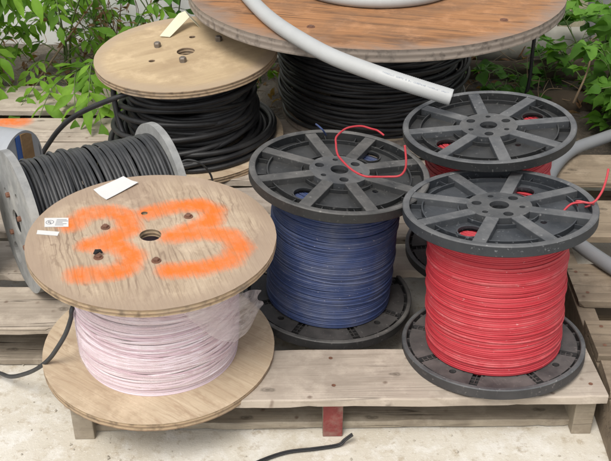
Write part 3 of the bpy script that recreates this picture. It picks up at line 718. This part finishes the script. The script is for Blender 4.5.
# right hand hose
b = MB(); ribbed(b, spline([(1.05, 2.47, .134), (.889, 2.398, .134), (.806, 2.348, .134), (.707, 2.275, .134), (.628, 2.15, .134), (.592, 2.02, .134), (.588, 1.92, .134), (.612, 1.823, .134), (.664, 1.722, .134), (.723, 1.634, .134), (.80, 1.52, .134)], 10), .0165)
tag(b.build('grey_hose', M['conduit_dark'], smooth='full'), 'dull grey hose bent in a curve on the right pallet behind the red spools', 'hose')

# ------------------------------------------------------------------ reel on its side
Hs = thing('cable_reel', 'grey reel of black cable lying on its side at the left pallet', 'reel', (-.597, 1.684, .115 + .152), 'reels lying on their sides')
Hs.rotation_euler = (0, R(91.3), R(31))
LH = .332; Rh = .152
def fibre_flange(z0, z1, holes, rr=Rh, name='flange'):
    b = MB(); b.plate(circle(rr, 96), holes, z0, z1); return b.build(name, M['fibre'], Hs, bevel=.002)
hl = [circle(.028, 28), circle(.025, 24, .092, .034), circle(.011, 20, -.07, -.03), circle(.009, 16, -.045, .06)]
f1 = fibre_flange(0, .016, hl)
f2 = fibre_flange(LH - .016, LH, hl, .145)
core_tube(.045, .004, LH - .004).build('core', M['dark'], Hs)
for x, y in ((-.052, .030), (.030, -.055), (.045, .046), (-.03, -.04)):
    b = MB(); b.lathe([(.0001, -.007), (.005, -.007), (.006, -.005), (.006, .0)], 8, M=Matrix.Translation((x, y, 0))); b.build('bolt', M['rust'], f1)
w = winding(.119, .016, LH - .016, .0078, 51, .35, .3, 3, 1.6, 100, .002)
# turns thinned out towards the right end
w.build('black_cable', M['rubber'], Hs, smooth='full')
invH = (Matrix.Translation(Hs.location) @ Hs.rotation_euler.to_matrix().to_4x4()).inverted()
b = MB(); b.tube(spline([invH @ Vector(p) for p in [(-0.4, 1.62, 0.21), (-0.41, 1.54, 0.25), (-0.418, 1.391, 0.27), (-0.425, 1.385, 0.245), (-0.437, 1.38, 0.215), (-0.455, 1.377, 0.185), (-0.478, 1.385, 0.15), (-0.508, 1.401, 0.115), (-0.546, 1.432, 0.075), (-0.59, 1.465, 0.04), (-0.64, 1.503, 0.02), (-0.755, 1.52, 0.006)]], 8), .0043, 8)
b.build('cable_end', M['rubber'], Hs, smooth='full')
b = MB(); b.tube(spline([invH @ Vector(p) for p in [(-0.32, 2.013, 0.2), (-0.308, 2.022, 0.222), (-0.287, 2.034, 0.232), (-0.259, 2.037, 0.225), (-0.24, 2.049, 0.2), (-0.23, 2.062, 0.165), (-0.233, 2.068, 0.125)]], 8), .0026, 8)
b.build('cable_end', M['rubber'], Hs, smooth='full')

# reel behind it, with a blue and brown end face
cF = Vector((-0.689, 2.050, .115 + .090)); dF = Vector((math.cos(R(-17)), math.sin(R(-17)), 0))
Fs = thing('cable_reel', 'pale grey reel with blue and brown striped end at the left edge', 'reel', tuple(cF), 'reels lying on their sides')
Fs.rotation_euler = (0, PI / 2, math.atan2(dF.y, dF.x))
b = MB(); b.lathe([(.0001, -.26), (.090, -.26), (.090, -.001), (.088, 0), (.0001, 0)], 64); b.build('body', M['metal_grey'], Fs, smooth=True)
b = MB(); b.lathe([(.084, .0), (.084, .003), (.090, .003), (.0905, -.012)], 64); b.build('rim', M['metal_grey'], Fs, smooth=True)
def strip(y0, y1, z0, z1, mat, name):
    b = MB(); n = 8; P = []
    for i in range(n + 1): y = y0 + (y1 - y0) * i / n; P.append((math.sqrt(max(0, .0835 ** 2 - y * y)), y))
    pts = [(-x, y) for x, y in P] + [(x, y) for x, y in reversed(P)]
    b.plate(pts, [], z0, z1); return b.build(name, mat, Fs)
strip(-.010, .006, .0005, .004, M['blue_paint'], 'blue_band'); strip(.006, .050, .0006, .007, M['brown_board'], 'brown_board'); strip(.0505, .076, .0006, .005, M['metal_grey'], 'end_plate')
for x, y in ((-.028, -.030), (.0, -.038), (.032, -.026)):
    b = MB(); b.lathe([(.0001, .0012), (.010, .0012), (.010, .0002)], 16, M=Matrix.Translation((x, y, 0))); b.build('hole', M['dark'], Fs)
# olive bucket at the very left edge
bk = thing('bucket', 'olive grey bucket cut off by the left edge of the photo', 'bucket', (-.762, 1.71, .115))
b = MB(); b.lathe([(.0001, .0), (.085, .0), (.10, .20), (.104, .20), (.104, .215), (.098, .215), (.083, .006), (.0001, .006)], 48); b.build('pail', M['olive'], bk, smooth=True)
b = MB(); b.tube([(.104 * math.cos(t), .104 * math.sin(t), .195 - .12 * math.sin(t)) for t in [PI * i / 20 for i in range(21)]], .0018, 6); b.build('handle', M['steel'], bk, smooth='full')

# ------------------------------------------------------------------ cord on the ground
b = MB()
pp = spline([(.088, 1.318, .024), (.074, 1.314, .014), (.061, 1.309, .0055), (.018, 1.300, .005), (-.038, 1.290, .005), (-.093, 1.262, .005), (-.127, 1.230, .005), (-.17, 1.17, .005)], 10)
for s in (-1, 1):
    q = []
    for i, p in enumerate(pp):
        t = pp[min(i + 1, len(pp) - 1)] - pp[max(i - 1, 0)]; t.z = 0; t.normalize(); q.append(p + Vector((-t.y, t.x, 0)) * .0020 * s)
    b.tube(q, .0021, 8)
tag(b.build('twin_cord', M['black'], smooth='full'), 'short black twin cord lying on the sandy ground before the red painted stringer', 'cord')

# ------------------------------------------------------------------ background: wall, post, beam, logs
b = MB(); b.box(-3.2, .912, 3.31, 3.45, 0, 1.1); tag(b.build('wall', M['wall'], bevel=.01), 'whitewashed wall behind the weeds at the upper left', 'wall')
b = MB(); b.box(1.02, 2.8, 3.40, 3.44, 0, 1.0); tag(b.build('board_fence', M['wall_grey'], bevel=.004), 'grey board panel behind leaves at the upper right', 'fence')
b = MB(); b.box(.915, 1.005, 3.295, 3.385, 0, 1.1); tag(b.build('fence_post', M['post'], bevel=.006), 'square weathered wooden post left of the grey panel', 'post')
def rough_log(P0, P1, r, seed, n=24, seg=12):
    b = MB(); P0, P1 = Vector(P0), Vector(P1)
    pts = [P0.lerp(P1, i / n) + Vector((0, 0, .006 * noise.noise(Vector((i * .4, seed, 0))))) for i in range(n + 1)]
    b.tube(pts, [r * (1 + .12 * noise.noise(Vector((i * .35, seed, 4)))) for i in range(n + 1)], seg)
    b.v = [tuple(Vector(v) + Vector((0, 0, 1)) * .006 * noise.noise(Vector(v) * 14)) for v in b.v]
    return b
tag(rough_log((.45, 3.19, .085), (.98, 3.21, .085), .065, 1).build('log', M['beam'], smooth='full'), 'pale grey round timber lying in front of the post under the leaves', 'log')
tag(rough_log((.36, 2.99, .06), (1.5, 3.03, .065), .045, 2).build('log', M['log'], smooth='full'), 'dark rotting log, the farther one, on the soil behind the red spools', 'log')
tag(rough_log((.42, 2.80, .05), (1.6, 2.72, .055), .04, 3).build('log', M['log'], smooth='full'), 'dark rotting log, the nearer one, on the soil behind the red spools', 'log')
b = board_mb(.5, .09, .025, 77); tag(b.build('loose_plank', [M['beam'], M['rust']], loc=(-.27, 3.05, .12), rot=(R(20), 0, R(8))), 'weathered plank on the soil between the tan spool and the largest spool', 'plank')

# ------------------------------------------------------------------ plants
LANCE = [(0, .0), (.12, .45), (.32, .95), (.52, 1.), (.74, .66), (.9, .26), (1, 0)]
OVATE = [(0, .0), (.08, .62), (.25, 1.), (.45, .98), (.66, .68), (.85, .3), (1, 0)]
def leaf(b, p, d, up, L, Wd, shape, fold=.25, droop=.25, m=0, tooth=0, r=rnd):
    d = Vector(d).normalized(); s = d.cross(Vector(up)); 
    if s.length < 1e-3: s = Vector((1, 0, 0))
    s.normalize(); nn = s.cross(d)
    vs = []; n = len(shape)
    ph = r.uniform(0, 6.28)
    for k, (t, w) in enumerate(shape):
        c = Vector(p) + d * (L * t) - nn * (droop * L * t * t)
        ww = w * Wd * .5 * (1 + (tooth * (.5 if k % 2 else -.5)))
        cur = .22 * Wd * math.sin(5 * t + ph)
        vs += [c - s * ww + nn * (fold * ww + cur * w), c, c + s * ww + nn * (fold * ww - cur * w)]
    fs = []
    for k in range(n - 1):
        a = 3 * k
        if k == 0: fs += [(a + 1, a + 4, a + 3), (a + 1, a + 5, a + 4)]
        elif k == n - 2: fs += [(a, a + 1, a + 4), (a + 1, a + 2, a + 4)]
        else: fs += [(a, a + 1, a + 4, a + 3), (a + 1, a + 2, a + 5, a + 4)]
    b.add(vs, fs, m)
def rv(r, s=1): return Vector((r.gauss(0, s), r.gauss(0, s), r.gauss(0, s)))
def pinnate(fb, sb, path, L, r, pairs=5, ratio=.34, start=.3):
    """a rachis with leaflets in pairs and one at the tip"""
    P = spline(path, 8); N = len(P) - 1
    sb.tube(P, [.0022 * (1 - .6 * i / N) for i in range(N + 1)], 5)
    for k in range(pairs):
        f = start + (1 - start) * k / pairs; i = min(N - 1, int(f * N)); p = P[i]; t = (P[i + 1] - P[i]).normalized()
        side = t.cross(Vector((0, 0, 1))); side = side.normalized() if side.length > .05 else Vector((1, 0, 0)); up = side.cross(t)
        for s in (-1, 1):
            l = L * r.uniform(.6, 1.12) * (1 - .25 * abs(f - .6))
            d = t * r.uniform(.45, .8) + side * s + Vector((0, 0, -r.uniform(.05, .55))) + rv(r, .12)
            leaf(fb, p, d, up + rv(r, .25), l, l * ratio * r.uniform(.9, 1.2), LANCE, .3, r.uniform(.1, .4), r=r)
    t = (P[-1] - P[-3]).normalized(); leaf(fb, P[-1], t + Vector((0, 0, -.2)), Vector((0, 0, 1)) + rv(r, .2), L * 1.1, L * ratio * 1.15, LANCE, .3, .25, r=r)
def ash_weed(loc, H, nb, L, seed, label, mat, spread=.24, lean=(0, -.1), pairs=5, ratio=.36, group='leafy weeds at the upper left'):
    r = random.Random(seed); t = thing('leafy_weed', label, 'plant', loc, group); fb, sb = MB(), MB()
    for s in range(3):
        top = Vector((r.gauss(0, spread * .35) + lean[0], r.gauss(0, spread * .3) + lean[1], H * r.uniform(.75, 1.05)))
        P = spline([(r.gauss(0, .02), r.gauss(0, .02), 0), top * .45 + rv(r, .02), top], 8)
        sb.tube(P, [.0045 * (1 - .6 * i / (len(P) - 1)) for i in range(len(P))], 6)
        for k in range(nb):
            f = r.uniform(.25, 1); p = P[int(f * (len(P) - 1))]; a = r.uniform(0, 6.28)
            dr = Vector((math.cos(a), math.sin(a) * .9 - .25, r.uniform(.0, .45))); ln = r.uniform(.6, 1.1) * spread
            q = p + dr * ln * .55 + Vector((0, 0, .03)); e = p + dr * ln + Vector((0, 0, -.06 * r.random()))
            pinnate(fb, sb, [p, q, e], L * r.uniform(.8, 1.15), r, pairs, ratio)
    sb.build('stem', M['stem'], t, smooth='full'); fb.build('foliage', mat, t, smooth='full'); return t
def broad_weed(loc, H, nst, nl, L, seed, label, mat, spread=.2, lean=(0, 0), group='leafy weeds at the upper right', ratio=.72):
    """arching stems with long stalked broad leaves"""
    r = random.Random(seed); t = thing('leafy_weed', label, 'plant', loc, group); fb, sb = MB(), MB()
    for s in range(nst):
        top = Vector((r.gauss(0, spread) + lean[0], r.gauss(0, spread * .6) + lean[1], H * r.uniform(.55, 1.05)))
        mid = top * .5 + Vector((0, 0, H * .15)) + rv(r, .02)
        P = spline([(r.gauss(0, .03), r.gauss(0, .03), 0), mid, top], 10)
        sb.tube(P, [.003 * (1 - .6 * i / (len(P) - 1)) for i in range(len(P))], 5)
        for k in range(nl):
            f = .15 + .85 * (k + r.random()) / nl; i = min(len(P) - 2, int(f * (len(P) - 1))); p = P[i]
            a = r.uniform(0, 6.28); d = Vector((math.cos(a), math.sin(a) - .2, r.uniform(-.05, .35))).normalized(); pl = r.uniform(.025, .06)
            e = p + d * pl; sb.tube([p, p + d * pl * .5 + Vector((0, 0, .006)), e], .0011, 4)
            for q in ((0,), (-.9, 0, .9))[1 if r.random() < .45 else 0]:
                dd = Matrix.Rotation(q, 3, 'Z') @ d; l = L * r.uniform(.65, 1.15) * (1 if q == 0 else .82)
                leaf(fb, e, dd + Vector((0, 0, -.25)), Vector((0, 0, 1)) + rv(r, .3), l, l * ratio * r.uniform(.85, 1.1), OVATE, .18, r.uniform(.05, .35), r=r)
    sb.build('stem', M['stem'], t, smooth='full'); fb.build('foliage', mat, t, smooth='full'); return t
ash_weed((-1.00, 2.90, .03), .50, 7, .066, 61, 'bright green weed with long hanging leaflets at the far upper left corner', M['leaf_bright'], .22, (.0, -.12), 5, .36)
ash_weed((-.82, 3.02, .03), .42, 6, .058, 62, 'bright green weed with narrow leaflets left of the brown dead weed', M['leaf_bright'], .22, (.0, -.1), 5, .35)
ash_weed((-1.10, 2.84, .03), .46, 6, .085, 66, 'tall bright weed with the largest leaves, at the left edge above the pallet', M['leaf_bright'], .2, (.03, -.06), 4, .38)
ash_weed((-.74, 3.12, .03), .40, 5, .06, 67, 'fresh green weed with short leaflets between the brown dead weed and white wall', M['leaf_bright'], .2, (.02, -.04), 4, .4)
ash_weed((-1.25, 3.10, .03), .40, 3, .06, 63, 'duller green weed behind the bright one in the upper left corner', M['leaf_mid'], .2, (.02, -.06), 4, .42)
broad_weed((-.45, 3.10, .03), .44, 7, 7, .055, 64, 'darker green weed with rounder leaves behind the cream card', M['leaf_mid'], .13, (-.02, -.06), 'leafy weeds at the upper left')
broad_weed((-.66, 3.22, .03), .32, 4, 6, .05, 65, 'mid green round leaved weed against the white wall, behind the brown dead weed', M['leaf_mid'], .14, (0, 0), 'leafy weeds at the upper left')
# the long branch that leans out over the left pallet
r = random.Random(71); br = thing('leafy_branch', 'bright green branch leaning out over the left pallet toward the tan spool', 'plant', (-.80, 2.95, .03), 'leafy weeds at the upper left')
fb, sb = MB(), MB()
O = Vector((-.80, 2.95, .03))
main = spline([(0, 0, 0), (.06, -.12, .10), (.14, -.22, .17), (.22, -.25, .24), (.31, -.26, .31)], 10)
sb.tube(main, [.005 * (1 - .6 * i / (len(main) - 1)) for i in range(len(main))], 6)
for (i0, dx, dy, dz, L, pr) in [(8, -.10, -.24, .0, .085, 5), (14, .05, -.30, -.03, .085, 5), (18, .10, -.30, -.05, .085, 5), (24, .02, -.26, -.04, .08, 4), (30, .16, -.16, .0, .075, 4), (39, .10, -.05, .06, .075, 4), (12, -.06, -.33, -.06, .08, 5), (22, .14, -.34, -.13, .08, 4)]:
    p = main[min(i0, len(main) - 1)]; e = p + Vector((dx, dy, dz)); pinnate(fb, sb, [p, (p + e) / 2 + Vector((0, 0, .045)), e], L * .95, r, pr, .32)
for k in range(10):
    p = main[r.randrange(12, len(main))]; leaf(fb, p, Vector((r.uniform(-1, 1), r.uniform(-1, .2), r.uniform(-.2, .5))), (0, 0, 1), .085, .03, LANCE, .3, .3, r=r)
sb.build('stem', M['stem'], br, smooth='full'); fb.build('foliage', M['leaf_bright'], br, smooth='full')
# right side
broad_weed((.94, 2.78, .03), .40, 10, 9, .070, 81, 'broad leaved dark green weed in front of the wooden post', M['leaf_deep'], .17, (.0, -.06))
broad_weed((1.05, 2.50, .03), .34, 9, 9, .075, 82, 'broad leaved deep green weed hanging over the right pallet at the right edge', M['leaf_deep'], .15, (-.06, -.12))
broad_weed((.93, 2.60, .03), .30, 8, 8, .07, 87, 'fresh broad leaved weed beside the leaning stick, just behind the right pallet', M['leaf_deep'], .11, (.04, -.10))
broad_weed((1.20, 3.08, .03), .42, 9, 9, .065, 83, 'broad leaved weed before the grey panel in the upper right corner', M['leaf_deep'], .2, (-.04, -.06))
broad_weed((.62, 2.80, .03), .15, 6, 5, .05, 84, 'low green weed under the overhang of the largest spool', M['leaf_mid'], .09, (0, -.03))
broad_weed((.78, 2.95, .03), .2, 6, 6, .055, 85, 'low green weed between the hanging black cable and the dark logs', M['leaf_mid'], .1, (0, -.03))
broad_weed((-.16, 2.98, .03), .10, 3, 3, .045, 86, 'tiny green weed in the gap between the tan spool and the largest spool', M['leaf_bright'], .05, (0, -.04), 'leafy weeds at the upper left')
# dead weed and twigs
r = random.Random(91); dw = thing('dead_weed', 'brown dried up weed among the green ones at the upper left', 'plant', (-.62, 3.05, .03)); fb, sb = MB(), MB()
for k in range(26):
    e = Vector((r.gauss(-.01, .09), r.gauss(-.03, .08), r.uniform(.12, .42))); m_ = e * .5 + rv(r, .03); P = spline([(0, 0, 0), m_, e], 6); sb.tube(P, [.0022 * (1 - .6 * i / 12) for i in range(len(P))], 4)
    for q in range(7):
        p = P[r.randrange(4, len(P))]; leaf(fb, p + rv(r, .01), rv(r), rv(r), r.uniform(.012, .032), r.uniform(.004, .011), LANCE, .6, .7, r=r)
sb.build('stem', M['twig'], dw); fb.build('foliage', M['dead'], dw, smooth='full')
def twig_patch(name, label, x0, x1, y0, y1, n, seed, zmax=.10):
    r = random.Random(seed); b = MB()
    for k in range(n):
        p = Vector((r.uniform(x0, x1), r.uniform(y0, y1), r.uniform(.04, zmax))); a = r.uniform(0, 6.28); l = r.uniform(.04, .14)
        d = Vector((math.cos(a), math.sin(a), r.uniform(-.35, .6))) * l; b.tube(spline([p, p + d * .5 + rv(r, .012), p + d], 4), [.0016 * (1 - .5 * i / 8) for i in range(9)], 4)
    for k in range(n):
        p = Vector((r.uniform(x0, x1), r.uniform(y0, y1), r.uniform(.045, .085))); leaf(b, p, rv(r), Vector((0, 0, 1)) + rv(r, .4), r.uniform(.02, .05), r.uniform(.012, .028), OVATE, .5, .6, 1, r=r)
    o = b.build(name, [M['twig'], M['dead']]); o['kind'] = 'stuff'; o['label'] = label; o['category'] = 'litter'; return o
twig_patch('leaf_litter', 'dry twigs and dead leaves scattered over the dark soil behind the pallets', -1.5, 1.5, 2.70, 3.27, 620, 95)
for i, (p, d, L_) in enumerate([((-.90, 2.85, .05), (.22, .25, .26), 1), ((.80, 2.62, .12), (.07, .12, .13), 1)]):
    b = MB(); P = spline([p, Vector(p) + Vector(d) * .5 + Vector((.01, 0, .01)), Vector(p) + Vector(d)], 8); b.tube(P, [.004 * (1 - .5 * k / 16) for k in range(17)], 6)
    tag(b.build('stick', M['twig'], smooth='full'), ('thin pale stick leaning among the bright weeds at the upper left', 'thin pale stick leaning out of the soil behind the rear red spool')[i], 'stick')
# pebbles and grit on the sandy ground
r = random.Random(99); b = MB()
for k in range(900):
    x, y = r.uniform(-1.2, 1.2), r.uniform(.75, 1.62); s = abs(r.gauss(0, .0016)) + .0008
    c = [(1, 0, 0), (-1, 0, 0), (0, 1, 0), (0, -1, 0), (0, 0, 1), (0, 0, -1)]
    vs = [Vector((x + s * p[0] * r.uniform(.6, 1.3), y + s * p[1] * r.uniform(.6, 1.3), s * .5 + s * .7 * p[2])) for p in c]
    b.add(vs, [(0, 2, 4), (2, 1, 4), (1, 3, 4), (3, 0, 4), (2, 0, 5), (1, 2, 5), (3, 1, 5), (0, 3, 5)])
o = b.build('grit', plain('grit_stone', (.42, .38, .31), .9, .4, 60, (.2, .17, .13), .5)); o['kind'] = 'stuff'; o['label'] = 'fine grit and pebbles on the sandy ground in front'; o['category'] = 'grit'

# ------------------------------------------------------------------ camera, light, sky
cam = bpy.data.cameras.new('camera'); co = bpy.data.objects.new('camera', cam); C.objects.link(co)
co.location = (0, 0, 1.28); co.rotation_euler = (R(90 - 31.5), 0, 0)
cam.sensor_width = 36; cam.lens = 950 / 611 * 36; cam.clip_end = 200; cam.clip_start = .05
bpy.context.scene.camera = co
EL, AZ = 58, 205      # sun elevation and compass bearing it comes from
sd = bpy.data.lights.new('sun', 'SUN'); so = bpy.data.objects.new('sun', sd); C.objects.link(so)
sd.energy = 1.5; sd.angle = R(24); sd.color = (1, .96, .9)
dirv = Vector((math.sin(R(AZ)) * math.cos(R(EL)), math.cos(R(AZ)) * math.cos(R(EL)), math.sin(R(EL))))
so.rotation_euler = dirv.to_track_quat('Z', 'Y').to_euler(); so.location = (0, 0, 5)
wd = bpy.data.worlds.new('World'); bpy.context.scene.world = wd; wd.use_nodes = True
nt = wd.node_tree; sky = nt.nodes.new('ShaderNodeTexSky'); sky.sky_type = 'NISHITA'; sky.sun_disc = False
sky.sun_elevation = R(EL); sky.sun_rotation = R(AZ); sky.dust_density = 3.0; sky.air_density = 1.2
hs = nt.nodes.new('ShaderNodeHueSaturation'); hs.inputs['Saturation'].default_value = .28
bg = nt.nodes['Background']; nt.links.new(sky.outputs[0], hs.inputs['Color']); nt.links.new(hs.outputs[0], bg.inputs[0]); bg.inputs[1].default_value = .14
sc = bpy.context.scene; sc.render.engine = 'CYCLES'
sc.view_settings.view_transform = 'Standard'; sc.view_settings.look = 'None'; sc.view_settings.gamma = 1; sc.view_settings.exposure = .5
sc.view_settings.use_curve_mapping = False
sc.cycles.max_bounces = 8; sc.cycles.transparent_max_bounces = 12
